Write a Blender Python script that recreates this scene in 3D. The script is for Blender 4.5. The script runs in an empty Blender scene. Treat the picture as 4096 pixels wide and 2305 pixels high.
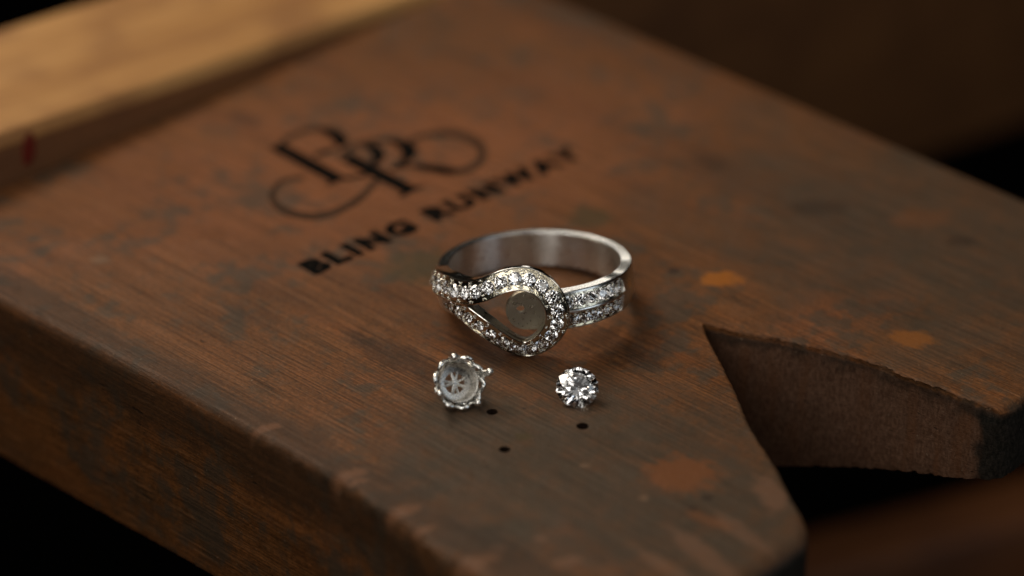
import bpy, bmesh, math, random
from mathutils import Vector, Matrix, noise, geometry

random.seed(7)
S = 0.001                      # builders work in millimetres
sc = bpy.context.scene
COL = sc.collection

# ------------------------------------------------------------------ camera
EL = math.radians(29.7)
DIST = 292.0
cam = bpy.data.cameras.new('camera')
cam.lens = 100.0
cam.sensor_width = 36.0
cam.clip_start = 0.01
cam.clip_end = 20.0
cam_ob = bpy.data.objects.new('camera', cam)
COL.objects.link(cam_ob)
cam_ob.location = (0, -math.cos(EL) * DIST * S, math.sin(EL) * DIST * S)
cam_ob.rotation_euler = (math.radians(90) - EL, 0, 0)
cam.dof.use_dof = True
cam.dof.focus_distance = 0.2765
cam.dof.aperture_fstop = 10.5
cam.dof.aperture_blades = 0
sc.camera = cam_ob

# ------------------------------------------------------------------ world
w = bpy.data.worlds.new('World')
sc.world = w
w.use_nodes = True
w.node_tree.nodes['Background'].inputs[0].default_value = (0.9, 0.8, 0.7, 1)
w.node_tree.nodes['Background'].inputs[1].default_value = 0.0004

# ------------------------------------------------------------------ lamps
def area(name, loc, target, size, size_y, watt, col, spread=180):
    l = bpy.data.lights.new(name, 'AREA')
    l.shape = 'RECTANGLE'
    l.size = size
    l.size_y = size_y
    l.energy = watt
    l.color = col
    l.spread = math.radians(spread)
    o = bpy.data.objects.new(name, l)
    COL.objects.link(o)
    o.location = loc
    d = Vector(target) - Vector(loc)
    o.rotation_euler = d.to_track_quat('-Z', 'Y').to_euler()
    return o

area('softbox', (-0.20, 0.20, 0.32), (-0.01, 0.03, 0), 0.18, 0.15, 1.08, (1.0, 0.86, 0.69))
area('side_window', (0.55, -0.25, 0.30), (0, 0, 0), 0.30, 0.30, 0.50, (0.80, 0.90, 1.0))
area('back_lamp', (0.06, 0.90, 0.24), (0, 0, 0), 0.12, 0.08, 0.09, (1.0, 0.95, 0.88))
area('overhead_fill', (0.0, -0.10, 0.72), (0, 0, 0), 0.7, 0.5, 0.30, (1.0, 0.96, 0.92))  # dim overhead fill, added to lift the facets and metal
# small bright lamps scattered around, added to make stones and metal sparkle
for lx, ly, lz, lw in ((-0.16, -0.20, 0.36, 0.10), (-0.05, -0.25, 0.40, 0.10), (0.17, -0.26, 0.34, 0.04), (-0.22, -0.06, 0.34, 0.10), (-0.115, -0.30, 0.14, 0.13), (0.10, 0.08, 0.44, 0.07), (0.17, -0.04, 0.40, 0.06)):
    area('sparkle_fill', (lx, ly, lz), (0.0, -0.012, 0.004), 0.11, 0.11, lw * 1.25, (1.0, 0.95, 0.88))

# ------------------------------------------------------------------ render
sc.render.engine = 'CYCLES'
cy = sc.cycles
cy.use_denoising = True
cy.use_adaptive_sampling = False
cy.denoising_prefilter = 'ACCURATE'
cy.max_bounces = 24
cy.diffuse_bounces = 3
cy.glossy_bounces = 8
cy.transmission_bounces = 20
cy.sample_clamp_indirect = 12.0
cy.caustics_reflective = True
cy.caustics_refractive = True
cy.blur_glossy = 0.0
sc.view_settings.view_transform = 'Standard'
sc.view_settings.look = 'None'
sc.view_settings.exposure = 0.0
sc.view_settings.gamma = 1.0
sc.view_settings.use_curve_mapping = False

# ------------------------------------------------------------------ helpers
def obj(name, verts, faces, mat, parent=None, smooth=None, scale=S):
    me = bpy.data.meshes.new(name)
    me.from_pydata([(v[0] * scale, v[1] * scale, v[2] * scale) for v in verts], [], faces)
    me.validate()
    bm = bmesh.new()
    bm.from_mesh(me)
    bmesh.ops.recalc_face_normals(bm, faces=bm.faces)
    bm.to_mesh(me)
    bm.free()
    if smooth is not None:
        for p in me.polygons:
            p.use_smooth = True
        me.set_sharp_from_angle(angle=math.radians(smooth))
    if mat:
        me.materials.append(mat)
    o = bpy.data.objects.new(name, me)
    COL.objects.link(o)
    if parent:
        o.parent = parent
    return o

def tag(o, label=None, cat=None, group=None, kind=None):
    if label: o['label'] = label
    if cat: o['category'] = cat
    if group: o['group'] = group
    if kind: o['kind'] = kind
    return o

class Geo:
    def __init__(self):
        self.v = []
        self.f = []
    def add(self, verts, faces):
        n = len(self.v)
        self.v += [tuple(p) for p in verts]
        self.f += [tuple(i + n for i in f) for f in faces]
    def grid(self, rows, closed_u=False, closed_v=False):
        """rows: list of equally long point lists"""
        nu, nv = len(rows), len(rows[0])
        fs = []
        for i in range(nu if closed_u else nu - 1):
            for j in range(nv if closed_v else nv - 1):
                a, b = i, (i + 1) % nu
                c, d = j, (j + 1) % nv
                fs.append((a * nv + c, b * nv + c, b * nv + d, a * nv + d))
        self.add([p for r in rows for p in r], fs)
    def tube(self, pts, rad, n=8, closed=False, cap=True):
        P = [Vector(p) for p in pts]
        m = len(P)
        R = rad if isinstance(rad, (list, tuple)) else [rad] * m
        rows = []
        side = None
        for i in range(m):
            if closed:
                t = P[(i + 1) % m] - P[i - 1]
            else:
                t = P[min(i + 1, m - 1)] - P[max(i - 1, 0)]
            t.normalize()
            if side is None:
                side = t.orthogonal().normalized()
            side = (side - t * side.dot(t)).normalized()
            b = t.cross(side)
            rows.append([P[i] + (side * math.cos(2 * math.pi * k / n) + b * math.sin(2 * math.pi * k / n)) * R[i] for k in range(n)])
        base = len(self.v)
        self.grid(rows, closed_u=closed, closed_v=True)
        if cap and not closed:
            self.f.append(tuple(base + k for k in range(n)))
            self.f.append(tuple(base + (m - 1) * n + k for k in range(n))[::-1])
    def ball(self, c, r, n=8, sq=(1, 1, 1)):
        c = Vector(c)
        rows = []
        for i in range(n // 2 + 1):
            t = math.pi * i / (n // 2)
            t = min(max(t, 0.05), math.pi - 0.05)
            rows.append([c + Vector((r * sq[0] * math.sin(t) * math.cos(2 * math.pi * k / n),
                                     r * sq[1] * math.sin(t) * math.sin(2 * math.pi * k / n),
                                     r * sq[2] * math.cos(t))) for k in range(n)])
        self.grid(rows, closed_v=True)
    def build(self, name, mat, parent=None, smooth=None):
        return obj(name, self.v, self.f, mat, parent, smooth)

def catmull(pts, n):
    """dense points through control points (any dimension)"""
    P = [Vector(p) for p in pts]
    P = [P[0] * 2 - P[1]] + P + [P[-1] * 2 - P[-2]]
    out = []
    for i in range(1, len(P) - 2):
        p0, p1, p2, p3 = P[i - 1], P[i], P[i + 1], P[i + 2]
        for k in range(n):
            t = k / n
            out.append(0.5 * ((2 * p1) + (p2 - p0) * t + (2 * p0 - 5 * p1 + 4 * p2 - p3) * t * t + (3 * p1 - p0 - 3 * p2 + p3) * t ** 3))
    out.append(P[-2])
    return out

# ------------------------------------------------------------------ materials
class NT:
    def __init__(self, name):
        self.m = bpy.data.materials.new(name)
        self.m.use_nodes = True
        self.t = self.m.node_tree
        self.bsdf = self.t.nodes['Principled BSDF']
        self.out = self.t.nodes['Material Output']
    def n(self, typ, **kw):
        nd = self.t.nodes.new(typ)
        for k, v in kw.items():
            setattr(nd, k, v)
        return nd
    def l(self, a, b):
        self.t.links.new(a, b)
    def val(self, sock, v):
        if hasattr(v, 'is_output'):
            self.l(v, sock)
        else:
            sock.default_value = v
    def math(self, op, a, b=0.0, c=None, clamp=False):
        nd = self.n('ShaderNodeMath', operation=op)
        nd.use_clamp = clamp
        self.val(nd.inputs[0], a)
        self.val(nd.inputs[1], b)
        if c is not None:
            self.val(nd.inputs[2], c)
        return nd.outputs[0]
    def noise(self, vec, scale, detail=3, rough=0.55, dist=0.0):
        nd = self.n('ShaderNodeTexNoise')
        self.l(vec, nd.inputs['Vector'])
        nd.inputs['Scale'].default_value = scale
        nd.inputs['Detail'].default_value = detail
        nd.inputs['Roughness'].default_value = rough
        nd.inputs['Distortion'].default_value = dist
        return nd.outputs['Fac']
    def ramp(self, fac, stops):
        nd = self.n('ShaderNodeValToRGB')
        cr = nd.color_ramp
        while len(cr.elements) < len(stops):
            cr.elements.new(0.5)
        for e, (p, c) in zip(cr.elements, stops):
            e.position = p
            e.color = (*c, 1) if len(c) == 3 else c
        self.l(fac, nd.inputs[0])
        return nd.outputs['Color']
    def smooth(self, x, a, b, lo=0.0, hi=1.0):
        nd = self.n('ShaderNodeMapRange', interpolation_type='SMOOTHSTEP')
        self.l(x, nd.inputs['Value'])
        nd.inputs['From Min'].default_value = a
        nd.inputs['From Max'].default_value = b
        nd.inputs['To Min'].default_value = lo
        nd.inputs['To Max'].default_value = hi
        return nd.outputs['Result']
    def mix(self, fac, a, b, mode='MIX'):
        nd = self.n('ShaderNodeMix', data_type='RGBA', blend_type=mode)
        self.val(nd.inputs[0], fac)
        for i, v in ((6, a), (7, b)):
            if hasattr(v, 'is_output'):
                self.l(v, nd.inputs[i])
            else:
                nd.inputs[i].default_value = (*v, 1)
        return nd.outputs[2]
    def mapping(self, vec, rotz=0.0, scale=(1, 1, 1), loc=(0, 0, 0)):
        nd = self.n('ShaderNodeMapping')
        self.l(vec, nd.inputs['Vector'])
        nd.inputs['Rotation'].default_value = (0, 0, rotz)
        nd.inputs['Scale'].default_value = scale
        nd.inputs['Location'].default_value = loc
        return nd.outputs['Vector']
    def bump(self, h, strength, dist, prev=None):
        nd = self.n('ShaderNodeBump')
        nd.inputs['Strength'].default_value = strength
        nd.inputs['Distance'].default_value = dist
        self.l(h, nd.inputs['Height'])
        if prev is not None:
            self.l(prev, nd.inputs['Normal'])
        return nd.outputs['Normal']

def mm_coords(nt):
    """object coordinates in millimetres"""
    tc = nt.n('ShaderNodeTexCoord')
    return nt.mapping(tc.outputs['Object'], scale=(1000, 1000, 1000))

GRAIN = math.radians(-43.5)       # direction of the pin's long axis on the ground

U = Vector((math.cos(GRAIN), math.sin(GRAIN)))
CHIPS = [(-16.2, -35.6, 2.2, 1.0), (-15.0, -36.7, 1.1, 0.8), (-10.8, -41.4, 2.2, 1.3), (-8.6, -44.3, 1.2, 0.9), (-4.6, -49.6, 2.6, 1.4), (-0.5, -53.5, 1.6, 1.0), (-24, -27.5, 1.5, 0.4)]

def pin_material():
    nt = NT('worn_red_brown_wood')
    P = mm_coords(nt)
    G = nt.mapping(P, rotz=-GRAIN)            # x along the grain, y across
    sep = nt.n('ShaderNodeSeparateXYZ')
    nt.l(P, sep.inputs[0])
    X, Y, Z = sep.outputs
    def ell(cx, cy, rx, ry, rot=0.0):
        dx = nt.math('SUBTRACT', X, cx)
        dy = nt.math('SUBTRACT', Y, cy)
        c, s = math.cos(rot), math.sin(rot)
        a = nt.math('ADD', nt.math('MULTIPLY', dx, c / rx), nt.math('MULTIPLY', dy, s / rx))
        b = nt.math('ADD', nt.math('MULTIPLY', dx, -s / ry), nt.math('MULTIPLY', dy, c / ry))
        return nt.math('SQRT', nt.math('ADD', nt.math('MULTIPLY', a, a), nt.math('MULTIPLY', b, b)))
    # large warped bands
    warp = nt.noise(nt.mapping(G, scale=(0.02, 0.05, 0.05)), 1.0, 3, 0.5)
    band = nt.noise(nt.mapping(G, scale=(0.010, 0.16, 0.16)), 1.0, 4, 0.6, 0.6)
    base = nt.ramp(band, [(0.25, (0.100, 0.042, 0.015)), (0.45, (0.152, 0.062, 0.020)),
                          (0.60, (0.176, 0.072, 0.023)), (0.80, (0.120, 0.050, 0.018))])
    red = nt.smooth(nt.noise(nt.mapping(P, scale=(0.045, 0.045, 0.045)), 1.0, 4, 0.6), 0.50, 0.72)
    base = nt.mix(nt.math('MULTIPLY', red, 0.55), base, (0.225, 0.080, 0.030))
    mot = nt.noise(nt.mapping(G, scale=(0.11, 0.20, 0.20), loc=(3, 1, 5)), 1.0, 7, 0.74)
    base = nt.mix(nt.smooth(mot, 0.50, 0.72, 0, 0.70), base, (0.230, 0.082, 0.023))
    base = nt.mix(nt.smooth(mot, 0.50, 0.32, 0, 0.80), base, (0.058, 0.038, 0.020))
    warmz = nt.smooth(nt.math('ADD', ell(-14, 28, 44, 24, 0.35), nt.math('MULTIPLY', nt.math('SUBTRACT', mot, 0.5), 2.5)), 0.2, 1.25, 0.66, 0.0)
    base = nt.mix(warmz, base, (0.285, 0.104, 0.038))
    # fine fibres
    fib = nt.noise(nt.mapping(G, scale=(0.085, 5.2, 5.2)), 1.0, 4, 0.7)
    fib2 = nt.noise(nt.mapping(G, scale=(0.03, 1.3, 1.3)), 1.0, 4, 0.7)
    fv = nt.math('ADD', nt.smooth(fib, 0.34, 0.66, 0.58, 1.30), nt.smooth(fib2, 0.3, 0.7, -0.10, 0.10))
    spk = nt.noise(nt.mapping(G, scale=(2.0, 3.2, 3.2), loc=(6, 2, 9)), 1.0, 5, 0.75)
    fv = nt.math('MULTIPLY', fv, nt.smooth(spk, 0.32, 0.68, 0.64, 1.24))
    comb = nt.n('ShaderNodeCombineColor')
    for i in range(3):
        nt.l(fv, comb.inputs[i])
    base = nt.mix(1.0, base, comb.outputs[0], 'MULTIPLY')
    # light scratches along the grain
    scr = nt.noise(nt.mapping(G, scale=(0.030, 4.5, 4.5), loc=(7, 3, 0)), 1.0, 2, 0.4)
    base = nt.mix(nt.smooth(scr, 0.62, 0.74, 0, 0.6), base, (0.30, 0.145, 0.065))
    # handled, greyed dirt: everywhere a little, strongly round the working tip
    d1 = nt.noise(nt.mapping(P, scale=(0.085, 0.085, 0.085)), 1.0, 6, 0.66)
    d2 = nt.noise(nt.mapping(P, scale=(0.45, 0.45, 0.45), loc=(4, 9, 0)), 1.0, 4, 0.6)
    tip = nt.smooth(nt.math('ADD', ell(9, -36, 24, 17, -0.5), nt.math('MULTIPLY', nt.math('SUBTRACT', d1, 0.5), 2.2)), 0.55, 1.25, 0.85, 0.0)
    rgt = nt.smooth(nt.math('ADD', ell(48, 8, 36, 24, GRAIN), nt.math('MULTIPLY', nt.math('SUBTRACT', d1, 0.5), 2.4)), 0.35, 1.25, 0.75, 0.0)
    gen = nt.smooth(nt.math('ADD', d1, nt.math('MULTIPLY', nt.math('SUBTRACT', d2, 0.5), 0.5)), 0.49, 0.64, 0.0, 0.72)
    dirt = nt.math('MAXIMUM', nt.math('MAXIMUM', tip, rgt), gen)
    dirt = nt.math('MULTIPLY', dirt, nt.smooth(d2, 0.25, 0.6, 0.70, 1.05), clamp=True)
    base = nt.mix(dirt, base, nt.mix(nt.smooth(fib, 0.3, 0.7), (0.046, 0.036, 0.024), (0.088, 0.068, 0.046)))
    # individual stains: (centre, radii, rotation, colour, strength)
    jit = nt.math('ADD', nt.math('MULTIPLY', nt.math('SUBTRACT', fib2, 0.5), 1.3), nt.math('MULTIPLY', nt.math('SUBTRACT', nt.noise(nt.mapping(P, scale=(0.55, 0.55, 0.55), loc=(2, 5, 1)), 1.0, 6, 0.72), 0.5), 1.9))
    OR = (0.33, 0.115, 0.016)
    OR2 = (0.20, 0.072, 0.022)
    OL = (0.070, 0.052, 0.022)
    DK = (0.028, 0.016, 0.010)
    LT = (0.24, 0.15, 0.09)
    PK = (0.20, 0.105, 0.060)
    stains = [(21.5, 1.95, 2.5, 1.7, 0.0, OR, 0.95), (15.7, -34.6, 3.7, 3.4, 0.2, OR2, 0.75),
              (39.9, -10.2, 2.4, 1.8, -0.4, OR, 0.50), (17.0, -13.8, 1.5, 0.6, -0.8, OR2, 0.5),
              (8.3, 15.3, 2.6, 2.4, 0.0, OL, 0.75), (-9.4, 4.4, 4.6, 3.6, 0.2, OL, 0.70),
              (-1.5, 6.5, 3.2, 2.0, 0.2, OL, 0.45), (44.0, 15.0, 3.5, 2.2, 0.2, OR2, 0.35),
              (33.0, 17.5, 3.6, 2.0, 0.1, DK, 0.40), (47.5, 10.0, 1.8, 1.2, 0.1, DK, 0.40),
              (22.0, 28.0, 2.6, 1.6, -0.8, DK, 0.35), (-30.5, 39.0, 3.0, 1.2, -0.7, DK, 0.55),
              (-43.0, 6.0, 1.1, 0.9, 0.0, LT, 0.45), (12.0, -38.5, 0.55, 0.5, 0, LT, 0.5),
              (6.8, -33.2, 0.6, 0.45, 0, LT, 0.4), (17.5, -42.0, 2.2, 0.9, -0.6, OR2, 0.45),
              (23.5, -38.0, 1.4, 3.4, 0.2, PK, 0.55), (1.0, -28.2, 0.9, 0.7, 0, OL, 0.7),
              (16.8, 3.7, 0.75, 0.6, 0, DK, 0.9), (17.78, -38.42, 0.55, 0.5, 0, DK, 0.7), (16.31, -40.24, 0.5, 0.45, 0, DK, 0.6), (1.2, -23.2, 0.25, 0.2, 0, DK, 1.0),
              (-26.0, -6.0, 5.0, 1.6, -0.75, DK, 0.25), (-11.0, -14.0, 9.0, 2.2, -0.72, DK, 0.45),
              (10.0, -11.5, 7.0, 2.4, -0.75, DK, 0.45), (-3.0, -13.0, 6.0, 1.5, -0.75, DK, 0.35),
              (-1.2, -46.5, 1.0, 0.6, 0, PK, 0.7), (5.0, -48.5, 1.6, 0.8, 0.3, PK, 0.6), (2.5, -45.0, 0.7, 0.5, 0, PK, 0.6),
              (17.0, -47.5, 5.5, 1.2, -0.95, PK, 0.5), (20.5, -44.0, 4.0, 1.0, -0.95, PK, 0.45), (13.5, -49.5, 4.0, 0.9, -0.95, PK, 0.45)]
    for cx, cy_, rx, ry, rot, colr, st in stains:
        e = nt.math('ADD', ell(cx, cy_, rx, ry, rot), jit)
        top = nt.smooth(Z, -3.0, -1.5)
        base = nt.mix(nt.math('MULTIPLY', nt.smooth(e, 0.62, 1.15, st, 0.0), top), base, colr)
    vv = nt.math('ADD', nt.math('MULTIPLY', X, -U.y), nt.math('MULTIPLY', Y, U.x))
    eg = nt.math('ADD', nt.math('MULTIPLY', nt.math('SUBTRACT', d1, 0.5), 3.0), nt.math('ABSOLUTE', nt.math('MULTIPLY', nt.math('ADD', nt.math('SUBTRACT', vv, nt.math('MULTIPLY', Z, 0.6)), 35.5), 0.28)))
    base = nt.mix(nt.smooth(eg, 0.30, 1.0, 0.60, 0.0), base, (0.040, 0.026, 0.016))
    for cx, cy_, r_, d_ in CHIPS:
        e = nt.math('ADD', ell(cx + 0.9, cy_ + 0.9, r_ * 1.1, r_ * 0.45, 0.35), jit)
        base = nt.mix(nt.math('MULTIPLY', nt.smooth(e, 0.45, 1.10, 0.65, 0.0), nt.smooth(Z, -3.0, -1.2)), base, (0.20, 0.095, 0.048))
    # sawn walls of the notch: grey, fuzzy; shade on the blunt ends is painted near-black
    speck = nt.noise(nt.mapping(P, scale=(3.2, 3.2, 1.6)), 1.0, 4, 0.7)
    streak = nt.noise(nt.mapping(P, scale=(0.5, 0.5, 0.06)), 1.0, 3, 0.6)
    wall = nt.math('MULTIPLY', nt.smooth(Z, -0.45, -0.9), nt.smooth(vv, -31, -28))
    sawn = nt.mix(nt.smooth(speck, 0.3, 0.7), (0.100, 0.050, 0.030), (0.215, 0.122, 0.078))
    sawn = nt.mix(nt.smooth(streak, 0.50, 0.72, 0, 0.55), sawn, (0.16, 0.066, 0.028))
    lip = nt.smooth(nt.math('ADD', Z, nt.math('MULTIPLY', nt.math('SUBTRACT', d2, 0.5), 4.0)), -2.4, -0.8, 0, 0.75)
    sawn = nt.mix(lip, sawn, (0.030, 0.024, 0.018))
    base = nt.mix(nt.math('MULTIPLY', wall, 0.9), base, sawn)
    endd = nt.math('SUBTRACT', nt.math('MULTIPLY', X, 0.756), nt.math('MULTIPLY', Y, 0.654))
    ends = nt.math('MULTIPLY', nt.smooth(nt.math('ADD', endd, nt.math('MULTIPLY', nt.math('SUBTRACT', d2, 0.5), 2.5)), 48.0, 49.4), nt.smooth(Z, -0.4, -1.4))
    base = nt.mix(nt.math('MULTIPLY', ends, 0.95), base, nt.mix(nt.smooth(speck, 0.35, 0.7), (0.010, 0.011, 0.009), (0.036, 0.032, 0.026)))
    # dark fleck pores
    por = nt.noise(nt.mapping(G, scale=(0.5, 2.2, 2.2), loc=(1, 8, 2)), 1.0, 2, 0.5)
    base = nt.mix(nt.smooth(por, 0.69, 0.76, 0, 0.75), base, (0.020, 0.013, 0.008))
    base = nt.mix(1.0, base, (0.855, 0.81, 0.785), 'MULTIPLY')
    dust = nt.noise(nt.mapping(P, scale=(3.3, 3.3, 3.3), loc=(3, 3, 8)), 1.0, 1, 0.4)
    base = nt.mix(nt.smooth(dust, 0.775, 0.80, 0, 0.6), base, (0.34, 0.25, 0.17))
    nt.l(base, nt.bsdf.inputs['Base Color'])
    nt.l(nt.smooth(fib, 0.3, 0.7, 0.62, 0.44), nt.bsdf.inputs['Roughness'])
    nt.bsdf.inputs['Specular IOR Level'].default_value = 0.16
    # relief: fibres, pores and a fine sanded tooth
    tooth = nt.math('ADD', nt.noise(nt.mapping(G, scale=(2.5, 5.0, 5.0)), 1.0, 3, 0.7), nt.math('MULTIPLY', nt.math('MULTIPLY', speck, wall), 3.0))
    nb = nt.bump(nt.math('SUBTRACT', fib, nt.smooth(por, 0.66, 0.78, 0, 0.6)), 0.5, 0.00016)
    nb = nt.bump(tooth, 0.45, 0.00007, nb)
    nb = nt.bump(d1, 0.35, 0.0012, nb)
    nt.l(nb, nt.bsdf.inputs['Normal'])
    return nt.m

def plain_wood(name, stops, rot, rough=0.6, scale=1.0, red_spot=None):
    nt = NT(name)
    P = mm_coords(nt)
    G = nt.mapping(P, rotz=-rot)
    band = nt.noise(nt.mapping(G, scale=(0.012 * scale, 0.14 * scale, 0.14 * scale)), 1.0, 5, 0.6, 0.5)
    base = nt.ramp(band, stops)
    blot = nt.smooth(nt.noise(nt.mapping(P, scale=(0.06, 0.06, 0.06)), 1.0, 4, 0.6), 0.46, 0.66, 0, 0.6)
    base = nt.mix(blot, base, stops[0][1])
    fib = nt.noise(nt.mapping(G, scale=(0.12, 2.0, 2.0)), 1.0, 3, 0.6)
    if red_spot:
        sep = nt.n('ShaderNodeSeparateXYZ')
        nt.l(P, sep.inputs[0])
        t = None
        for i, (c, r) in enumerate(red_spot):
            q = nt.math('DIVIDE', nt.math('SUBTRACT', sep.outputs[i], c), r)
            q = nt.math('MULTIPLY', q, q)
            t = q if t is None else nt.math('ADD', t, q)
        base = nt.mix(nt.smooth(t, 0.6, 1.2, 0.95, 0), base, (0.30, 0.010, 0.006))
    nt.l(base, nt.bsdf.inputs['Base Color'])
    nt.bsdf.inputs['Roughness'].default_value = rough
    nt.l(nt.bump(fib, 0.5, 0.0002), nt.bsdf.inputs['Normal'])
    return nt.m

def metal(name, col, rough, grain=0.0, grain_scale=6.0, aniso=0.0):
    nt = NT(name)
    P = mm_coords(nt)
    nt.bsdf.inputs['Metallic'].default_value = 1.0
    v = nt.noise(nt.mapping(P, scale=(0.8, 0.8, 0.8)), 1.0, 4, 0.6)
    nt.l(nt.mix(nt.smooth(v, 0.35, 0.7), tuple(c * 0.92 for c in col), col), nt.bsdf.inputs['Base Color'])
    r2 = nt.noise(nt.mapping(P, scale=(2.5, 2.5, 2.5)), 1.0, 3, 0.6)
    nt.l(nt.smooth(r2, 0.3, 0.7, rough * 0.88, rough * 1.12), nt.bsdf.inputs['Roughness'])
    nt.bsdf.inputs['Anisotropic'].default_value = aniso
    if grain:
        g = nt.noise(nt.mapping(P, scale=(grain_scale,) * 3), 1.0, 3, 0.6)
        nt.l(nt.bump(g, grain, 0.00008), nt.bsdf.inputs['Normal'])
    return nt.m

def diamond_material():
    nt = NT('diamond')
    t = nt.t
    t.nodes.remove(nt.bsdf)
    g = nt.n('ShaderNodeBsdfGlass')
    g.inputs['Color'].default_value = (0.985, 0.985, 0.985, 1)
    g.inputs['Roughness'].default_value = 0.0
    g.inputs['IOR'].default_value = 2.417
    prev = g.outputs[0]
    nt.l(prev, nt.out.inputs['Surface'])
    return nt.m

def burn_material(name, col):
    nt = NT(name)
    P = mm_coords(nt)
    G = nt.mapping(P, rotz=-GRAIN)
    fib = nt.noise(nt.mapping(G, scale=(0.3, 2.6, 2.6)), 1.0, 3, 0.6)
    nt.l(nt.mix(nt.smooth(fib, 0.3, 0.7), tuple(c * 0.7 for c in col), tuple(c * 1.35 for c in col)), nt.bsdf.inputs['Base Color'])
    nt.bsdf.inputs['Roughness'].default_value = 0.85
    nt.bsdf.inputs['Specular IOR Level'].default_value = 0.03
    return nt.m

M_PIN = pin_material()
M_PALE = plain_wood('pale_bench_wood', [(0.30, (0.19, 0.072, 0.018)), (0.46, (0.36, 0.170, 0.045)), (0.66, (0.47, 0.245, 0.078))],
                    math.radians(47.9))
M_FACE = plain_wood('dark_bench_face', [(0.25, (0.10, 0.036, 0.009)), (0.5, (0.15, 0.056, 0.014)), (0.75, (0.18, 0.070, 0.018))], math.radians(47.9))  # front face, darker and redder than the rail's top
M_DRAWER = plain_wood('dark_drawer_wood', [(0.25, (0.075, 0.020, 0.003)), (0.5, (0.13, 0.038, 0.005)), (0.75, (0.09, 0.028, 0.004))],
                      math.radians(40))
M_POLISH = metal('polished_white_gold', (0.76, 0.73, 0.66), 0.15, 0.04, 5.0)
M_BAND = metal('brushed_white_gold', (0.82, 0.81, 0.77), 0.30, 0.0, 4.0)
def brush(m):
    nt = m.node_tree
    tn = nt.nodes.new('ShaderNodeTangent')
    tn.direction_type = 'RADIAL'
    tn.axis = 'Z'
    b = nt.nodes['Principled BSDF']
    nt.links.new(tn.outputs[0], b.inputs['Tangent'])
    b.inputs['Anisotropic'].default_value = 0.85
    b.inputs['Anisotropic Rotation'].default_value = 0.25
brush(M_BAND)
M_MATTE = metal('sandblasted_white_gold', (0.44, 0.40, 0.32), 0.30, 0.40, 26.0)
M_CHANNEL = metal('bright_cut_gold', (0.70, 0.64, 0.50), 0.18, 0.3, 4.0)
M_SILVER = metal('polished_silver', (0.90, 0.89, 0.85), 0.20, 0.15, 3.0)
M_SILVER_MATTE = metal('frosted_silver', (0.62, 0.60, 0.56), 0.27, 0.3, 22.0)
M_DIAMOND = diamond_material()
M_BURN = burn_material('burnt_black', (0.004, 0.0035, 0.003))
M_HOLE_SHADE = burn_material('hole_shade', (0.020, 0.012, 0.008))  # drilled hole walls: their shade is put into the dark colour
M_BURN_LIGHT = burn_material('burnt_brown', (0.046, 0.026, 0.016))

# ------------------------------------------------------------------ bench pin
def pin_bottom(x, y):
    u = x * U.x + y * U.y
    return -20.3 if u < 10.4 else -20.3 + 0.3 * (u - 10.4)

# key outline points, counter-clockwise seen from above: (x, y, edge round radius, raggedness)
KEY = [(-66.0, 10.4, 1.1, 0.05), (-52.2, -2.4, 1.3, 0.08), (-32.5, -19.9, 1.4, 0.10), (-18.5, -33.0, 1.0, 0.20), (-12.4, -39.6, 0.9, 0.24),
       (-5.4, -48.6, 1.0, 0.26), (2.5, -56.5, 1.2, 0.24), (12.5, -60.5, 1.5, 0.15), (16.0, -56.8, 1.8, 0.15), (21.3, -50.7, 2.0, 0.15),
       (24.8, -46.9, 1.8, 0.10), (26.2, -45.2, 1.4, 0.08), (26.6, -43.1, 1.1, 0.06), (26.2, -40.7, 0.9, 0.06), (25.4, -37.6, 0.8, 0.06),
       (24.7, -33.8, 0.7, 0.07), (23.6, -29.9, 0.6, 0.08), (22.5, -25.9, 0.5, 0.09), (21.6, -20.1, 0.4, 0.07), (20.5, -14.4, 0.35, 0.06),
       (19.45, -9.7, 0.3, 0.05), (19.15, -7.4, 0.22, 0.03), (19.5, -7.15, 0.22, 0.03), (22.9, -8.9, 0.3, 0.09), (27.0, -10.2, 0.35, 0.13), (30.7, -11.9, 0.35, 0.16), (35.1, -14.4, 0.4, 0.18),
       (39.4, -17.7, 0.4, 0.22), (42.7, -20.5, 0.45, 0.2), (46.6, -23.5, 0.7, 0.2), (47.7, -23.1, 0.8, 0.2), (50.2, -20.4, 0.8, 0.22),
       (56.0, -12.0, 0.9, 0.1), (69.8, 4.9, 1.0, 0.1), (62.5, 12.6, 1.2, 0.06), (55.7, 19.9, 1.3, 0.05), (30.0, 47.3, 1.3, 0.05),
       (6.3, 72.6, 1.2, 0.05), (-2.2, 81.9, 1.0, 0.03), (-30.0, 51.0, 0.4, 0.0), (-56.0, 22.1, 0.4, 0.0)]

def pin_outline():
    out = []
    n = len(KEY)
    for i in range(n):
        a, b = KEY[i], KEY[(i + 1) % n]
        p, q = Vector(a[:2]), Vector(b[:2])
        L = (q - p).length
        near = min(abs(p.y), abs(q.y)) < 62
        m = max(1, int(L / 0.45))
        for k in range(m):
            t = k / m
            s = t * t * (3 - 2 * t)
            x, y = p.lerp(q, t)
            out.append([x, y, a[2] + (b[2] - a[2]) * s, a[3] + (b[3] - a[3]) * s])
    # smooth the polyline a little (keeps the notch apex)
    for _ in range(3):
        N = len(out)
        new = []
        for i in range(N):
            x, y, r, g = out[i]
            if (x - 19.3) ** 2 + (y + 7.3) ** 2 < 1.0:
                new.append(out[i])
                continue
            a, b = out[i - 1], out[(i + 1) % N]
            new.append([(a[0] + b[0] + 2 * x) / 4, (a[1] + b[1] + 2 * y) / 4, r, g])
        out = new
    return out

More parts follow.
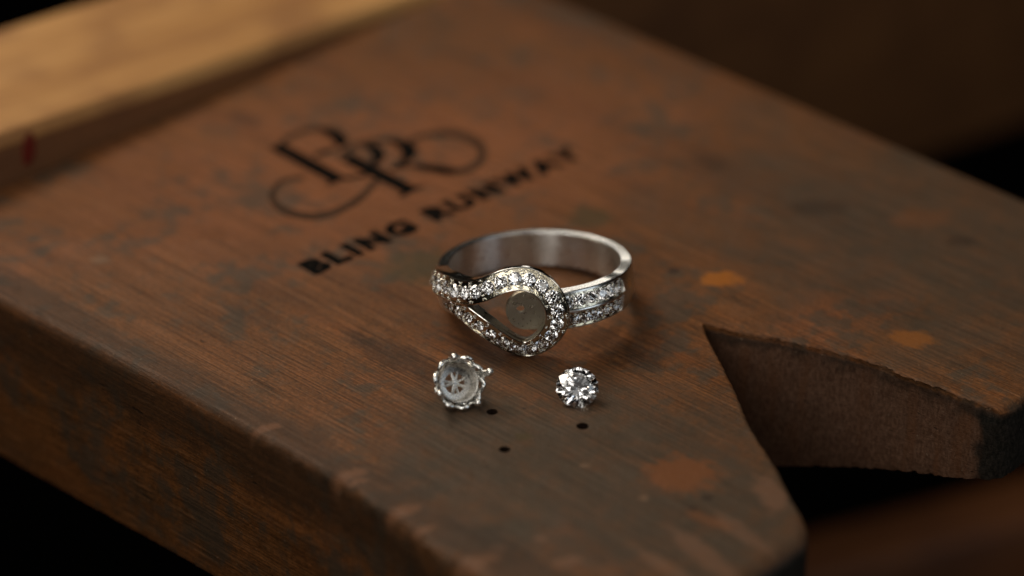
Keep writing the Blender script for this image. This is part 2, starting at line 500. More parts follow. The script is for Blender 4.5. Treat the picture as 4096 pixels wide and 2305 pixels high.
def build_pin():
    ol = pin_outline()
    N = len(ol)
    P = [Vector(o[:2]) for o in ol]
    nrm = []
    for i in range(N):
        t = (P[(i + 1) % N] - P[i - 1]).normalized()
        nrm.append(Vector((-t.y, t.x)))          # inward (counter-clockwise outline)
    for _ in range(2):
        nrm = [(nrm[i - 1] + nrm[i] * 2 + nrm[(i + 1) % N]).normalized() for i in range(N)]
    g = Geo()
    rings = []
    STEPS = 5
    # top edge, from the cap's border outwards and down
    def jitter(i, z, amp):
        x, y = P[i]
        if -0.9 < z and x > 20 and y > -30:
            amp *= 1.7
        return amp * (noise.noise((x * 1.9, y * 1.9, z * 1.3)) + 0.6 * noise.noise((x * 5.1 + 9, y * 5.1, z * 3.7)))
    def chip(i):
        c = 0.0
        for cx, cy_, r, d in CHIPS:
            q = ((P[i].x - cx) ** 2 + (P[i].y - cy_) ** 2) / (r * r)
            if q < 1:
                c = max(c, 0.5 * d * (1 - q))
        return c
    for s in range(STEPS + 1):
        th = math.pi / 2 * s / STEPS
        row = []
        for i in range(N):
            r = ol[i][2] + chip(i)
            ins = r * (1 - math.sin(th)) + jitter(i, -r * (1 - math.cos(th)), ol[i][3]) * (0.4 + 0.6 * math.sin(th)) + 0.35 * chip(i)
            z = -r * (1 - math.cos(th)) * (0.55 if ol[i][3] > 0.12 and ol[i][2] < 0.5 else 1.0)
            p = P[i] + nrm[i] * ins
            row.append((p.x, p.y, z if s else 0.0))
        rings.append(row)
    for k in range(1, 9):
        f = k / 9
        row = []
        for i in range(N):
            zt = rings[STEPS][i][2]
            zb = pin_bottom(*P[i]) + 0.7
            z = zt + (zb - zt) * f
            p = P[i] + nrm[i] * (jitter(i, z, ol[i][3] * (0.7 if P[i].x > 20 else 0.25) + 0.03) + 0.35 * chip(i) * (1 - f))
            row.append((p.x, p.y, z))
        rings.append(row)
    for dz, ins in ((0.25, 0.1), (0.0, 0.6)):
        rings.append([(P[i].x + nrm[i].x * (ins + jitter(i, -20, ol[i][3])), P[i].y + nrm[i].y * (ins + jitter(i, -20, ol[i][3])),
                       pin_bottom(*P[i]) + dz + (jitter(i, -9, ol[i][3] * 1.2) if ol[i][3] > 0.12 else 0)) for i in range(N)])
    rows = [list(r) for r in zip(*rings)]        # one row per outline point
    g.grid(rows, closed_u=True)
    # top cap with drilled holes
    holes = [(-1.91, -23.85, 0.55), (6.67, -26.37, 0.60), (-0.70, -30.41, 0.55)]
    loops = [[Vector((x, y, 0)) for x, y, z in rings[0]]]
    for hx, hy, hr in holes:
        loops.append([Vector((hx + hr * math.cos(2 * math.pi * k / 20) * (1 + 0.06 * math.sin(3 * k)), hy + hr * math.sin(2 * math.pi * k / 20), 0)) for k in range(20)][::-1])
    flat = [p for l in loops for p in l]
    tris = geometry.tessellate_polygon(loops)
    g.add(flat, [tuple(t) for t in tris])
    flat_end = len(g.v)
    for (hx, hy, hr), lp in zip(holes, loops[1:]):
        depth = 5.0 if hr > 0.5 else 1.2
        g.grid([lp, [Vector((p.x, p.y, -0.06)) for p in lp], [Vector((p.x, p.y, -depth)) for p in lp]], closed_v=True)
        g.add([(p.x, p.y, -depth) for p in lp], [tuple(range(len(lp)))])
    hole_v = len(g.v)
    bot = [Vector(r) for r in rings[-1]]
    g.add(bot, [tuple(t) for t in geometry.tessellate_polygon([[Vector((p.x, p.y, 0)) for p in bot]])])
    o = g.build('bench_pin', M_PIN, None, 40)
    o.data.materials.append(M_HOLE_SHADE)
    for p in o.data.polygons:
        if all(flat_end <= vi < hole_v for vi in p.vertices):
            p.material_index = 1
    bm = bmesh.new()
    bm.from_mesh(o.data)
    bmesh.ops.remove_doubles(bm, verts=bm.verts, dist=2e-6)
    bmesh.ops.recalc_face_normals(bm, faces=bm.faces)
    bm.to_mesh(o.data)
    bm.free()
    o.data.set_sharp_from_angle(angle=math.radians(40))
    return tag(o, 'worn brown wooden jeweller\'s bench pin with V-shaped notch and burnt lettering', 'bench pin')

pin = build_pin()

# ---- burnt lettering, flat print on the pin's top
BL0, BL1 = Vector((-20.26, 2.6)), Vector((8.6, 29.9))
def wordmark():
    cu = bpy.data.curves.new('wordmark', 'FONT')
    cu.body = 'BLING RUNWAY'
    cu.size = 1.0
    cu.space_character = 1.28
    cu.space_word = 0.9
    cu.offset = 0.078
    cu.resolution_u = 4
    tmp = bpy.data.objects.new('tmp', cu)
    COL.objects.link(tmp)
    dg = bpy.context.evaluated_depsgraph_get()
    me = bpy.data.meshes.new_from_object(tmp.evaluated_get(dg))
    bpy.data.objects.remove(tmp)
    xs = [v.co.x for v in me.vertices]
    ys = [v.co.y for v in me.vertices]
    d = BL1 - BL0
    L = d.length
    d.normalize()
    up = Vector((-d.y, d.x))
    sx = L / (max(xs) - min(xs))
    sy = 3.3 / (max(ys) - min(ys))
    for v in me.vertices:
        p = BL0 + d * ((v.co.x - min(xs)) * sx) + up * ((v.co.y - min(ys)) * sy)
        v.co = (p.x * S, p.y * S, 0.012 * S)
    me.materials.clear()
    me.materials.append(M_BURN)
    o = bpy.data.objects.new('wordmark', me)
    COL.objects.link(o)
    o.parent = pin
    o['label'] = 'burnt black capitals reading BLING RUNWAY'
wordmark()

def ribbon(name, strokes, mat, z, k_w):
    g = Geo()
    for k, (pts, ws) in enumerate(strokes):
        P = [Vector(p) for p in pts]
        W = ws if isinstance(ws, (list, tuple)) else [ws] * len(pts)
        Q = catmull([Vector((p.x, p.y, wd)) for p, wd in zip(P, W)], 8) if len(P) > 2 else [Vector((P[0].x, P[0].y, W[0])), Vector((P[1].x, P[1].y, W[1]))]
        rows = []
        for i, q in enumerate(Q):
            t = (Q[min(i + 1, len(Q) - 1)] - Q[max(i - 1, 0)])
            nx, ny = -t.y, t.x
            l = math.hypot(nx, ny) or 1
            nx, ny = nx / l, ny / l
            rows.append([(q.x + nx * q.z * k_w, q.y + ny * q.z * k_w, z + 0.002 * k), (q.x - nx * q.z * k_w, q.y - ny * q.z * k_w, z + 0.002 * k)])
        g.grid(rows)
    o = g.build(name, mat, pin)
    return o

# stroke centre lines in millimetres on the pin's top, with their widths
swash = [([(-22.88, 24.38), (-24.18, 24.38), (-25.41, 23.3), (-26.07, 21.37), (-26.0, 19.66), (-25.22, 17.77), (-23.84, 16.31), (-22.23, 15.68), (-20.65, 15.58), (-19.13, 16.51), (-17.36, 18.4), (-16.17, 20.51), (-15.45, 22.22), (-14.83, 24.17)], [0.9, 0.9, 0.75, 0.65, 0.7, 0.9, 1.25, 1.4, 1.4, 1.2, 1.0, 0.9, 0.8, 0.7]),
         ([(-11.79, 32.84), (-10.4, 34.56), (-7.84, 35.37), (-5.76, 34.9), (-3.98, 33.07), (-3.29, 30.8), (-3.48, 28.79), (-4.62, 26.79), (-6.32, 25.8)], [0.8, 1.0, 1.6, 1.5, 1.1, 0.8, 0.9, 1.2, 1.3]),
         ([(-26.23, 31.93), (-25.35, 34.1), (-23.91, 35.83), (-22.3, 36.52), (-21.04, 36.29)], [0.7, 0.9, 1.1, 1.2, 1.2]),
         ([(-19.95, 31.48), (-21.13, 30.69), (-22.09, 29.68)], [0.7, 0.8, 0.6]),
         ([(-19.42, 29.23), (-18.68, 30.8), (-17.54, 32.61), (-15.53, 33.64), (-13.47, 33.64), (-12.62, 33.07)], [0.6, 0.7, 0.8, 0.9, 1.0, 1.0]),
         ([(-11.96, 28.56), (-12.43, 27.46), (-13.21, 26.46)], [0.9, 0.9, 0.7]),
         ([(-18.54, 24.06), (-17.17, 24.78), (-15.59, 25.48)], [0.6, 0.7, 0.6]),
         ([(-18.32, 29.68), (-18.18, 31.03), (-17.42, 32.16), (-16.41, 32.5)], [0.6, 0.6, 0.8, 0.9]),
         ([(-12.22, 27.23), (-10.61, 27.34)], [0.8, 1.0])]
ribbon('monogram_swash', swash, M_BURN_LIGHT, 0.010, 0.56)
dark = [([(-18.64, 23.99), (-17.17, 24.71), (-15.49, 25.48)], [0.5, 0.55, 0.5]),
         ([(-22.04, 29.64), (-21.13, 30.62), (-19.95, 31.48)], [0.5, 0.6, 0.5]),
         ([(-11.96, 28.56), (-12.43, 27.46), (-13.31, 26.4)], [0.8, 0.7, 0.5]),
         ([(-26.45, 32.16), (-19.14, 24.06)], [1.45, 1.45]),
         ([(-18.45, 29.35), (-11.03, 21.43)], [1.45, 1.45]),
         ([(-20.27, 22.76), (-19.24, 24.06), (-18.17, 24.71)], [0.3, 0.7, 0.3]),
         ([(-12.18, 19.98), (-11.13, 21.54), (-9.57, 22.55)], [0.3, 0.7, 0.3]),
         ([(-27.12, 31.48), (-26.24, 32.16), (-25.66, 32.61)], [0.3, 0.6, 0.3]),
         ([(-21.67, 36.41), (-20.6, 35.83), (-19.69, 34.44), (-19.27, 33.18), (-19.56, 31.93)], [0.8, 1.3, 1.3, 1.1, 0.5]),
         ([(-16.61, 32.5), (-15.66, 31.82), (-15.03, 30.35), (-14.93, 29.01), (-15.58, 27.68)], [0.7, 1.2, 1.1, 0.9, 0.6]),
         ([(-13.88, 33.64), (-12.62, 32.96), (-11.76, 31.71), (-11.46, 30.35), (-11.96, 28.56)], [0.6, 1.2, 1.4, 1.2, 0.6]),
         ([(-10.71, 27.39), (-8.67, 26.68), (-7.24, 26.13), (-6.12, 25.87)], [0.8, 1.3, 1.3, 0.9])]
ribbon('monogram_letters', dark, M_BURN, 0.034, 0.68)

# ------------------------------------------------------------------ workbench rail behind the pin
CD = Vector((0.671, 0.7415, 0)).normalized()         # along the rail
CN = Vector((-CD.y, CD.x, 0))                         # away from the pin
CP = Vector((-56.0, 22.2, 0)) + CN * 0.15
def build_rail():
    sl = -0.0718
    g = Geo()
    rows = []
    for k in range(40):
        t = -70 + 420 * k / 39
        wob = 0.5 * noise.noise((t * 0.03, 2.0, 0.0))
        zt = 6.1 + sl * t + wob * 0.4
        zb = -65.8 - 0.176 * (t - 187)
        prof = [(0.0, zb), (0.0, zt - 1.6), (0.25, zt - 0.7), (0.8, zt - 0.15), (1.7, zt), (23.8, zt + 0.1), (24.7, zt - 0.6), (25.0, zt - 2.0), (25.0, zb)]
        rows.append([CP + CD * t + CN * a + Vector((0, 0, z)) for a, z in prof])
    g.grid(rows, closed_v=True)
    n = len(rows[0])
    g.add(rows[0], [tuple(range(n))])
    g.add(rows[-1], [tuple(range(n))])
    o = g.build('workbench_rail', M_PALE, None, 35)
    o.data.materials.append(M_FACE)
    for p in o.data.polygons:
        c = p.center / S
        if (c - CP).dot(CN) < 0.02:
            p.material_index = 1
    tag(o, 'pale wooden workbench rail behind the brown pin, brightly lit on top', 'workbench')
build_rail()

# red paint dab on the rail's front face
def red_dab():
    g = Geo()
    c = Vector((-53.3, 25.0, 3.2))
    ctr = []
    for k in range(22):
        a = 2 * math.pi * k / 22
        r = 1 + 0.22 * noise.noise((math.cos(a) * 1.7, math.sin(a) * 1.7, 4))
        ctr.append((math.cos(a) * 0.95 * r + 0.25 * math.sin(a), math.sin(a) * 2.1 * r))
    base = CP + CD * 4.4 - CN * 0.02
    inner = [base - CN * 0.10 + CD * (a * 0.7) + Vector((0, 0, 3.0 + b * 0.7)) for a, b in ctr]
    outer = [base + CD * a + Vector((0, 0, 3.0 + b)) for a, b in ctr]
    g.grid([outer, inner], closed_v=True)
    g.add(inner, [tuple(range(len(inner)))])
    nt = NT('red_paint')
    nt.bsdf.inputs['Base Color'].default_value = (0.12, 0.008, 0.004, 1)
    nt.bsdf.inputs['Roughness'].default_value = 0.45
    o = g.build('paint_dab', nt.m, bpy.data.objects['workbench_rail'], 40)
    o['label'] = 'small red paint dab'
red_dab()

# ------------------------------------------------------------------ drawer front far below
def build_drawer():
    a, b = Vector((10.0, 73.0, -90)), Vector((160.0, 139.0, -90))
    d = (b - a).normalized()
    n = Vector((d.y, -d.x, 0))
    g = Geo()
    rows = []
    for k in range(12):
        p = a + d * ((b - a).length * k / 11)
        prof = [(0, -30), (0, -1.2), (0.6, -0.3), (1.5, 0), (10.5, 0), (11.4, -0.3), (12, -1.2), (12, -30)]
        rows.append([p + n * x + Vector((0, 0, z)) for x, z in prof])
    g.grid(rows, closed_v=True)
    m = len(rows[0])
    g.add(rows[0], [tuple(range(m))])
    g.add(rows[-1], [tuple(range(m))])
    o = g.build('drawer_front', M_DRAWER, None, 35)
    tag(o, 'blurred dark brown drawer edge far below the pin\'s notch', 'drawer')
build_drawer()

# ------------------------------------------------------------------ brilliant cut diamond
def brilliant_mesh(name):
    v, f = [], []
    tc, tp = math.tan(math.radians(34.5)), math.tan(math.radians(40.75))
    def P(r, a, z):
        v.append((r * math.cos(math.radians(a)), r * math.sin(math.radians(a)), z))
        return len(v) - 1
    gt = 0.012
    T = [P(0.285, 45 * k, (0.5 - 0.285) * tc + gt) for k in range(8)]
    St = [P(0.388, 45 * k + 22.5, (0.5 - 0.388 * math.cos(math.radians(22.5))) * tc + gt) for k in range(8)]
    Gu = [P(0.5, 22.5 * k, gt) for k in range(16)]
    Gl = [P(0.5, 22.5 * k, -gt) for k in range(16)]
    Lo = [P(0.105, 45 * k + 22.5, -(0.5 - 0.105 * math.cos(math.radians(22.5))) * tp - gt) for k in range(8)]
    cu = P(0, 0, -0.5 * tp - gt)
    f.append(tuple(T))
    for k in range(8):
        n = (k + 1) % 8
        f.append((T[k], St[k], T[n]))
        f.append((T[k], St[k - 1], Gu[2 * k], St[k]))
        f.append((St[k], Gu[2 * k], Gu[2 * k + 1]))
        f.append((St[k], Gu[2 * k + 1], Gu[(2 * k + 2) % 16]))
        f.append((Lo[k], Gl[2 * k], Gl[2 * k + 1]))
        f.append((Lo[k], Gl[2 * k + 1], Gl[(2 * k + 2) % 16]))
        f.append((cu, Lo[k - 1], Gl[2 * k], Lo[k]))
    for k in range(16):
        n = (k + 1) % 16
        f.append((Gu[k], Gl[k], Gl[n], Gu[n]))
    me = bpy.data.meshes.new(name)
    me.from_pydata([(a * S, b * S, c * S) for a, b, c in v], [], f)
    bm = bmesh.new()
    bm.from_mesh(me)
    bmesh.ops.recalc_face_normals(bm, faces=bm.faces)
    bm.to_mesh(me)
    bm.free()
    me.materials.append(M_DIAMOND)
    return me

BRILLIANT = brilliant_mesh('brilliant')      # 1 mm across
def basis(xa, ya, za, loc, sc_=1.0):
    m = Matrix((xa, ya, za)).transposed().to_4x4()
    m = m @ Matrix.Diagonal((sc_, sc_, sc_, 1))
    m.translation = Vector(loc) * S
    return m

# ------------------------------------------------------------------ the ring
RING_X = Vector((0.99965756, 0.00386787, 0.02588055))
RING_Y = Vector((0.0, 0.98901586, -0.14780941))
RING_Z = Vector((-0.02616798, 0.1477588, 0.98867718))
ring = bpy.data.objects.new('ring', None)
ring.empty_display_size = 0.01
COL.objects.link(ring)
ring.matrix_world = basis(RING_X, RING_Y, RING_Z, (2.35, -3.95, 3.2356))
tag(ring, 'white gold ring with open diamond-set teardrop loop, standing on the wooden pin', 'ring')

RI = 8.62
def cyl(R, phi, h):
    p = math.radians(phi)
    return Vector((R * math.sin(p), -R * math.cos(p), h))

def lerp_table(tab, x):
    if x <= tab[0][0]:
        return tab[0][1:]
    for a, b in zip(tab, tab[1:]):
        if x <= b[0]:
            t = (x - a[0]) / (b[0] - a[0])
            t = t * t * (3 - 2 * t)
            return tuple(p + (q - p) * t for p, q in zip(a[1:], b[1:]))
    return tab[-1][1:]

# psi: 14 (under the loop, right) -> 180 (back) -> 306 (left shoulder)
SH = [  # psi, h_top, h_bot, R_edge, R_ridge, ridge h
    (14, 2.12, -1.85, 9.75, 10.45, 0.22), (30, 2.12, -1.85, 9.72, 10.45, 0.25), (50, 2.10, -1.85, 9.72, 10.35, 0.30), (64, 2.0, -1.88, 9.72, 10.15, 0.25),
    (90, 1.9, -1.88, 9.72, 9.98, 0.0), (130, 1.85, -1.85, 9.60, 9.75, 0.0), (180, 1.85, -1.85, 9.52, 9.66, 0.0), (235, 1.85, -1.85, 9.60, 9.76, 0.0),
    (270, 1.95, -1.85, 9.75, 10.0, 0.05), (290, 2.12, -1.80, 9.75, 10.1, 0.15), (306, 2.2, -1.7, 9.6, 9.9, 0.2)]
PAVE_END = 60.0
def shank_face(side):
    """frame function of a pave face on the right shoulder; side +1 upper, -1 lower"""
    def F(s, b, d):          # s in degrees, b in -1..1 (towards the ridge), d depth
        ht, hb, re, rr, rh = lerp_table(SH, s)
        e = Vector((re, ht if side > 0 else hb))
        r = Vector((rr, rh))
        p = e.lerp(r, (b + 1) / 2)
        t = (r - e).normalized()
        n = Vector((t.y, -t.x)) if side < 0 else Vector((-t.y, t.x))
        if n.x < 0:
            n = -n
        q = p - n * d
        return cyl(q.x, s, q.y)
    return F

def build_shank():
    g = Geo()
    rows = []
    N = 200
    for i in range(N + 1):
        s = 14 + (306 - 14) * i / N
        ht, hb, re, rr, rh = lerp_table(SH, s)
        prof = [(RI + 0.06, hb), (RI, hb + 0.08), (RI, ht - 0.08), (RI + 0.06, ht), (re - 0.10, ht), (re, ht - 0.06)]
        e1, r1, e2 = Vector((re, ht - 0.06)), Vector((rr, rh)), Vector((re, hb + 0.06))
        pave = s < PAVE_END
        for (a, b, ta, tb) in ((e1, r1, 0, 1), (r1, e2, 0, 1)):
            t = (b - a).normalized()
            n = Vector((-t.y, t.x))
            if n.x < 0:
                n = -n
            w_ = (b - a).length
            q0, q1 = 0.17 / w_, 1 - 0.13 / w_
            dp = 0.62 if pave else 0.0
            if not pave:          # a slightly domed plain face
                bulge = 0.06
                for tt in (q0, 0.35, 0.65, q1):
                    p = a.lerp(b, tt) + n * bulge * 4 * tt * (1 - tt)
                    prof.append((p.x, p.y))
            else:
                for tt, dd in ((q0, 0), (q0, dp), (q1, dp), (q1, 0)):
                    p = a.lerp(b, tt) - n * dd
                    prof.append((p.x, p.y))
            prof.append((b.x, b.y))
        prof += [(re - 0.10, hb)]
        rows.append([cyl(r, s, h) for r, h in prof])
    g.grid(rows, closed_v=True)
    n = len(rows[0])
    g.add(rows[0], [tuple(range(n))])
    g.add(rows[-1], [tuple(range(n))])
    o = g.build('shank', M_BAND, ring, 28)
    o.data.materials.append(M_POLISH)
    for p in o.data.polygons:
        if abs(p.normal.z) > 0.6:
            p.material_index = 1
    return o
build_shank()

# ---- pave strips: a floor with drilled seats, brilliants and raised beads
beads = Geo()
def pave(F, s0, s1, count, wfun, level, seat_name, dia_fun, rim=0.14, jitter=0.0):
    """F(s,b,d): b in -1..1 across the face, d depth below the face"""
    g = Geo()
    ds = (s1 - s0) / count
    for i in range(count):
        sa, sb = s0 + ds * i, s0 + ds * (i + 1)
        sm = (sa + sb) / 2
        w_ = wfun(sm)                       # half width in mm
        c0 = F(sm, 0, level)
        e = ds * 0.02
        ts = (F(sm + e, 0, level) - F(sm - e, 0, level))
        per = ts.length / (2 * e)           # mm per s unit
        xs = ts.normalized()
        xb = (F(sm, 0.05, level) - F(sm, -0.05, level)).normalized()
        nn = xs.cross(xb).normalized()
        if (F(sm, 0, 0) - F(sm, 0, 0.3)).dot(nn) < 0:
            nn = -nn
        xb = nn.cross(xs)
        dia = dia_fun(sm)
        dia = min(dia, per * ds * 0.985)
        hr = dia * 0.46
        bl = 1 - rim / w_
        # rectangle border points
        rect = []
        K = 6
        for k in range(K): rect.append((sa + (sb - sa) * k / K, -bl))
        for k in range(K): rect.append((sb, -bl + 2 * bl * k / K))
        for k in range(K): rect.append((sb + (sa - sb) * k / K, bl))
        for k in range(K): rect.append((sa, bl - 2 * bl * k / K))
        outer = [F(s, b, level) for s, b in rect]
        inner, low = [], []
        for (s, b), q in zip(rect, outer):
            d = q - c0
            a = math.atan2(d.dot(xb), d.dot(xs))
            inner.append(c0 + (xs * math.cos(a) + xb * math.sin(a)) * hr)
            low.append(c0 + (xs * math.cos(a) + xb * math.sin(a)) * hr * 0.25 - nn * 0.55 * dia)
        g.grid([outer, inner, low], closed_v=True)
        # the stone
        rot = random.uniform(0, 2 * math.pi)
        tl = Vector((random.uniform(-.10, .10), random.uniform(-.10, .10)))
        zz = (nn + xs * tl.x + xb * tl.y).normalized()
        xx = (xs * math.cos(rot) + xb * math.sin(rot))
        xx = (xx - zz * xx.dot(zz)).normalized()
        yy = zz.cross(xx)
        st = bpy.data.objects.new('pave_diamond', BRILLIANT)
        COL.objects.link(st)
        st.parent = ring
        st.matrix_local = basis(xx, yy, zz, c0 + nn * 0.09, dia)
        # beads gripping the stone
        for ss in (sa, sb):
            for bb in (-0.52, -0.82, 0.52, 0.82):
                b_ = bb * bl + random.uniform(-0.06, 0.06)
                c = F(ss + (sm - ss) * 0.10, b_, level) + nn * 0.05
                beads.ball(c, random.uniform(0.08, 0.12), 8)
        for bb in (-0.93, 0.93):
            for q in (0.12, 0.88):
                c = F(sa + (sb - sa) * q + random.uniform(-.05, .05) * ds, bb * bl, level) + nn * 0.02
                beads.ball(c, random.uniform(0.05, 0.09), 6)
    return g.build(seat_name, M_CHANNEL, ring, 30)

sw = lambda s: 0.98
pave(shank_face(1), 15, PAVE_END - 1.2, 6, lambda s: (Vector(lerp_table(SH, s)[2:0:-1]) - Vector((0, 0))).length * 0 + 0.98, 0.16, 'shoulder_seat', lambda s: 1.24, 0.18)
pave(shank_face(-1), 15, PAVE_END - 1.2, 6, lambda s: 1.08, 0.16, 'shoulder_seat', lambda s: 1.24, 0.18)

# ---- the loop: one strand swept over a barrel-shaped surface
LOOP = [(-92.0, 0.75), (-80.0, 1.10), (-66.2, 1.42), (-56.7, 1.66), (-47.6, 1.72), (-37.6, 1.98), (-29.7, 2.5), (-23.0, 3.12), (-17.4, 3.56), (-10.9, 3.8), (-5.0, 3.78), (1.9, 3.34),
        (7.3, 2.50), (10.4, 1.35), (11.1, 0.15), (10.0, -1.05), (7.0, -2.12), (2.5, -3.0), (-3.1, -3.6), (-8.6, -3.68), (-14.6, -3.3), (-20.9, -2.52),
        (-27.1, -1.67), (-34.5, -0.90), (-42.6, -0.36), (-50.8, -0.16), (-58.0, -0.10), (-66.0, -0.2)]
def barrel(phi, h):
    top = 11.1 - 0.5 * min(1, max(0, (-phi - 40) / 40)) ** 1.5
    return top - 0.085 * h * h
def loop_halfwidth(t):
    return 1.20
ctrl = catmull([Vector((p, h, 0)) for p, h in LOOP], 14)
_pts = [cyl(barrel(c.x, c.y), c.x, c.y) for c in ctrl]
_len = [0.0]
for a, b in zip(_pts, _pts[1:]):
    _len.append(_len[-1] + (b - a).length)
LTOT = _len[-1]
def loop_at(s):
    s = min(max(s, 0.0), LTOT)
    lo, hi = 0, len(_len) - 1
    while hi - lo > 1:
        m = (lo + hi) // 2
        if _len[m] <= s: lo = m
        else: hi = m
    t = (s - _len[lo]) / max(1e-9, _len[hi] - _len[lo])
    return ctrl[lo].lerp(ctrl[hi], t)
def loop_pos(s):
    c = loop_at(s)
    return cyl(barrel(c.x, c.y), c.x, c.y)
def surf_normal(c):
    e = 0.05
    a = cyl(barrel(c.x + 0.3, c.y), c.x + 0.3, c.y) - cyl(barrel(c.x - 0.3, c.y), c.x - 0.3, c.y)
    b = cyl(barrel(c.x, c.y + e), c.x, c.y + e) - cyl(barrel(c.x, c.y - e), c.x, c.y - e)
    n = a.cross(b).normalized()
    r = Vector((math.sin(math.radians(c.x)), -math.cos(math.radians(c.x)), 0))
    return n if n.dot(r) > 0 else -n
def loop_w(s):
    lo = min(1.0, max(0.0, (LTOT - s) / 9.0))
    up = min(1.0, max(0.0, s / 5.0))
    return 1.20 * (0.72 + 0.28 * lo) * (0.85 + 0.15 * up)
def loop_sink(s):
    """the lower strand tucks behind the upper one at the left shoulder"""
    t = min(1.0, max(0.0, (s - (LTOT - 7.5)) / 6.0))
    u = min(1.0, max(0.0, (3.4 - s) / 3.4))
    return 0.55 * t * t * (3 - 2 * t) + 0.75 * u * u
def LF(s, b, d):
    c = loop_at(s)
    n = surf_normal(c)
    t = (loop_pos(min(s + 0.12, LTOT)) - loop_pos(max(s - 0.12, 0))).normalized()
    bi = n.cross(t).normalized()
    return loop_pos(s) + bi * b * loop_w(s) - n * (d + loop_sink(s) + 0.10 * b * b)
def build_loop():
    N = 260
    rim = Geo()
    rows = []
    for i in range(N + 1):
        s = LTOT * i / N
        w_ = loop_w(s)
        q = 1 - 0.15 / w_
        sec = []
        def radial(p, R):
            f = math.hypot(p.x, p.y)
            return Vector((p.x / f * R, p.y / f * R, p.z))
        L0, R0 = LF(s, -1, 0.06), LF(s, 1, 0.06)
        inner_l = radial(L0, max(RI + 0.15, math.hypot(L0.x, L0.y) - 1.30))
        inner_r = radial(R0, max(RI + 0.15, math.hypot(R0.x, R0.y) - 1.30))
        sec = [inner_l, inner_l.lerp(L0, 0.5), LF(s, -1, 0.05), LF(s, -1 + 0.04, 0), LF(s, -q - 0.015, 0), LF(s, -q, 0.03), LF(s, -q, 0.60), LF(s, q, 0.60), LF(s, q, 0.03), LF(s, q + 0.015, 0), LF(s, 1 - 0.04, 0), LF(s, 1, 0.05), inner_r.lerp(R0, 0.5), inner_r]
        rows.append(sec)
    rim.grid(rows, closed_v=True)
    n = len(rows[0])
    rim.add(rows[0], [tuple(range(n))])
    rim.add(rows[-1], [tuple(range(n))])
    o = rim.build('loop', M_POLISH, ring, 32)
    o.data.materials.append(M_MATTE)
    # the inward walls of the opening are sandblasted
    nv = n
    for p in o.data.polygons:
        js = sorted({vi % nv for vi in p.vertices if vi < (N + 1) * nv})
        if js and (js[-1] <= 2):
            p.material_index = 1
        if js and js[0] >= 11:
            p.material_index = 0
    return o
loop = build_loop()
pave(LF, 0.2, LTOT - 0.4, int(round(LTOT / 1.44)), loop_w, 0.15, 'loop_seat', lambda s: 1.40 if s < LTOT - 9 else 1.15, 0.16)
bo = beads.build('setting_beads', M_SILVER, ring, 60)
bo['kind'] = 'stuff'

# ---- rounded tongue of the shank with a drilled peg hole, behind the loop's opening
def build_tongue():
    g = Geo()
    c = Vector((-0.95, 0.2))      # (tangent x, h) of the round end, on a plane tangent near phi 0
    ox = -9.15
    r = 2.0
    outline = []
    for k in range(41):
        a = math.pi / 2 + math.pi * k / 40
        outline.append((c.x + r * math.cos(a), c.y + r * math.sin(a)))
    for k in range(1, 13):
        outline.append((c.x + 3.2 * k / 12, c.y - r))
    for k in range(13):
        outline.append((c.x + 3.2 * (1 - k / 12), c.y + r))
    outline = outline[:-1]
    hole = [(c.x - 0.55 + 0.42 * math.cos(-2 * math.pi * k / 28), c.y + 0.12 + 0.42 * math.sin(-2 * math.pi * k / 28)) for k in range(28)]
    def P(x, h, d):
        bend = 0.0
        return Vector((x, ox + d + bend, h))
    lo = [P(x, h, 0.0) for x, h in outline]
    lb = [P(x, h, 0.05) for x, h in outline]
    li = [P(x * 0.985 + c.x * 0.015, c.y + (h - c.y) * 0.985, 0) for x, h in outline]
    back = [P(x, h, 0.75) for x, h in outline]
    ho = [P(x, h, 0.0) for x, h in hole]
    hb = [P(x, h, 0.75) for x, h in hole]
    tri = geometry.tessellate_polygon([[Vector((p.x, p.z, 0)) for p in li], [Vector((p.x, p.z, 0)) for p in ho]])
    g.add(li + ho, [tuple(t) for t in tri])
    g.add(back + hb, [tuple(t) for t in tri])
    g.grid([li, lb, back], closed_v=True)
    g.grid([ho, hb], closed_v=True)
    o = g.build('peg_plate', M_MATTE, ring, 35)
    bm = bmesh.new()
    bm.from_mesh(o.data)
    bmesh.ops.remove_doubles(bm, verts=bm.verts, dist=1e-6)
    bmesh.ops.recalc_face_normals(bm, faces=bm.faces)
    bm.to_mesh(o.data)
    bm.free()
    o.data.set_sharp_from_angle(angle=math.radians(35))
    o['label'] = 'matte rounded end of the band with a drilled hole'
build_tongue()

def rest_on_pin(root, z=0.0):
    bpy.context.view_layer.update()
    zs = []
    for o in [root] + list(root.children_recursive):
        if o.type == 'MESH':
            zs += [(o.matrix_world @ v.co).z for v in o.data.vertices]
    root.location.z += z * S - min(zs)
rest_on_pin(ring)

# ------------------------------------------------------------------ loose diamond
dz = Vector((0.03, -math.cos(math.radians(50)), math.sin(math.radians(50)))).normalized()
dx = Vector((1, 0, 0))
dx = (dx - dz * dx.dot(dz)).normalized()
dy = dz.cross(dx)
a = math.radians(13)
dx, dy = dx * math.cos(a) + dy * math.sin(a), dy * math.cos(a) - dx * math.sin(a)
dm = bpy.data.objects.new('diamond', BRILLIANT.copy())
COL.objects.link(dm)
dm.matrix_world = basis(dx, dy, dz, (6.25, -21.7, 1.6), 4.1)
tag(dm, 'loose round brilliant diamond lying tilted on the wood before the ring', 'diamond')
rest_on_pin(dm)

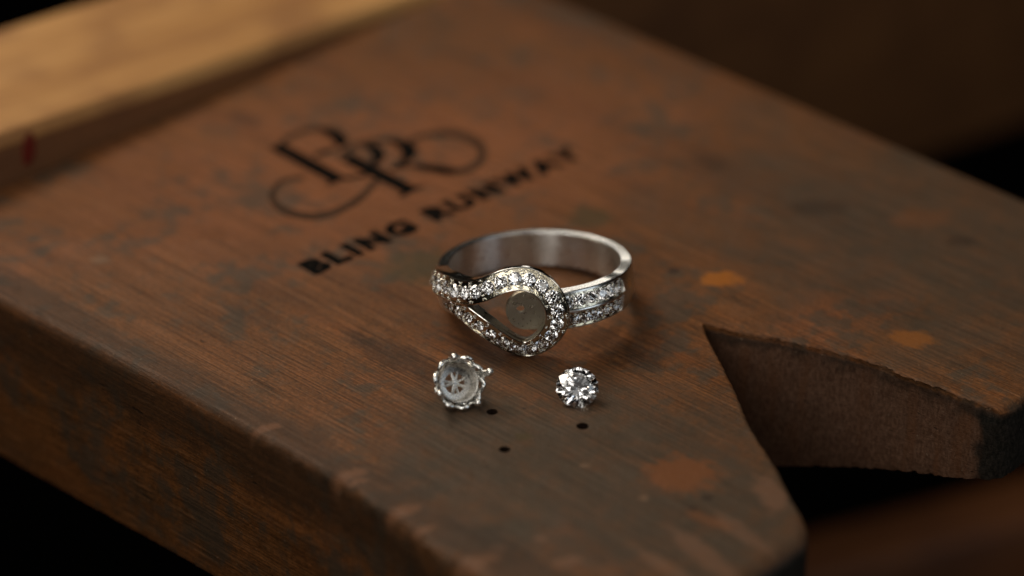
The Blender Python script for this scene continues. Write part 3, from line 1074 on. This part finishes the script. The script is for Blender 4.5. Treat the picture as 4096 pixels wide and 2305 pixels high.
# ------------------------------------------------------------------ empty claw setting
def build_setting():
    root = bpy.data.objects.new('claw_setting', None)
    root.empty_display_size = 0.005
    COL.objects.link(root)
    az = Vector((0.34, -0.77, 0.53)).normalized()
    ax = Vector((1, 0, 0))
    ax = (ax - az * ax.dot(az)).normalized()
    ay = az.cross(ax)
    root.matrix_world = basis(ax, ay, az, (-5.05, -22.4, 2.3))
    # cup: a tapered frosted collet
    g = Geo()
    prof = [(1.96, 0.0), (1.90, 0.06), (1.82, 0.02), (1.74, -0.75), (1.58, -1.22), (1.02, -1.34), (1.02, -1.50), (1.60, -1.48), (1.82, -1.0), (1.93, -0.10)]
    rows = [[Vector((r * math.cos(2 * math.pi * k / 56), r * math.sin(2 * math.pi * k / 56), z)) for r, z in prof] for k in range(56)]
    g.grid(rows, closed_u=True, closed_v=True)
    g.build('cup', M_SILVER_MATTE, root, 40)
    # spokes across its base
    for k in range(8):
        a_ = 2 * math.pi * k / 8 + 0.45 + 0.16 * math.sin(k * 2.7)
        s = Geo()
        p0 = Vector((0.02 * math.cos(a_), 0.02 * math.sin(a_), -1.40))
        p1 = Vector((1.12 * math.cos(a_), 1.12 * math.sin(a_), -1.44))
        s.tube([p0, p0.lerp(p1, 0.5) + Vector((0, 0, 0.04)), p1], [0.24, 0.13 + 0.05 * (k % 3), 0.18], 8)
        s.build('spoke', M_SILVER_MATTE, root, 60)
    # four claws, each of two wires meeting in a ball
    for ang, reach, hgt in ((108, 2.50, 0.85), (20, 2.95, 1.0), (-48, 2.60, 0.55), (208, 2.45, 0.75)):
        a_ = math.radians(ang)
        c = Geo()
        tip = Vector((reach * math.cos(a_), reach * math.sin(a_), hgt))
        for sd in (-1, 1):
            b_ = a_ + sd * 0.13
            p0 = Vector((1.84 * math.cos(b_), 1.84 * math.sin(b_), -1.40))
            p1 = Vector((2.22 * math.cos(b_), 2.22 * math.sin(b_), -0.25))
            c.tube(catmull([p0, p1, tip], 5), 0.22, 8)
        cl = c.build('claw', M_SILVER, root, 60)
        bl = Geo()
        bl.ball(tip, 0.42, 14)
        bl.build('claw_tip', M_SILVER, cl, 80)
    # two twisted petal wires round the cup
    for ph in (0.0, math.pi):
        wv = Geo()
        pts = []
        for k in range(120):
            t = 2 * math.pi * k / 120
            r = 2.27 + 0.22 * math.cos(5 * t + ph + 0.6)
            pts.append(Vector((r * math.cos(t), r * math.sin(t), -0.28 + 0.45 * math.sin(5 * t + ph + 1.9))))
        wv.tube(pts, 0.24, 10, closed=True)
        wv.build('petal_wire', M_SILVER, root, 60)
    # lower gallery rail
    lr = Geo()
    lr.tube([Vector((1.66 * math.cos(2 * math.pi * k / 48), 1.66 * math.sin(2 * math.pi * k / 48), -1.42)) for k in range(48)], 0.15, 8, closed=True)
    lr.build('gallery_rail', M_SILVER, root, 60)
    tag(root, 'small empty silver claw setting lying on its side before the ring', 'setting')
    rest_on_pin(root)
build_setting()
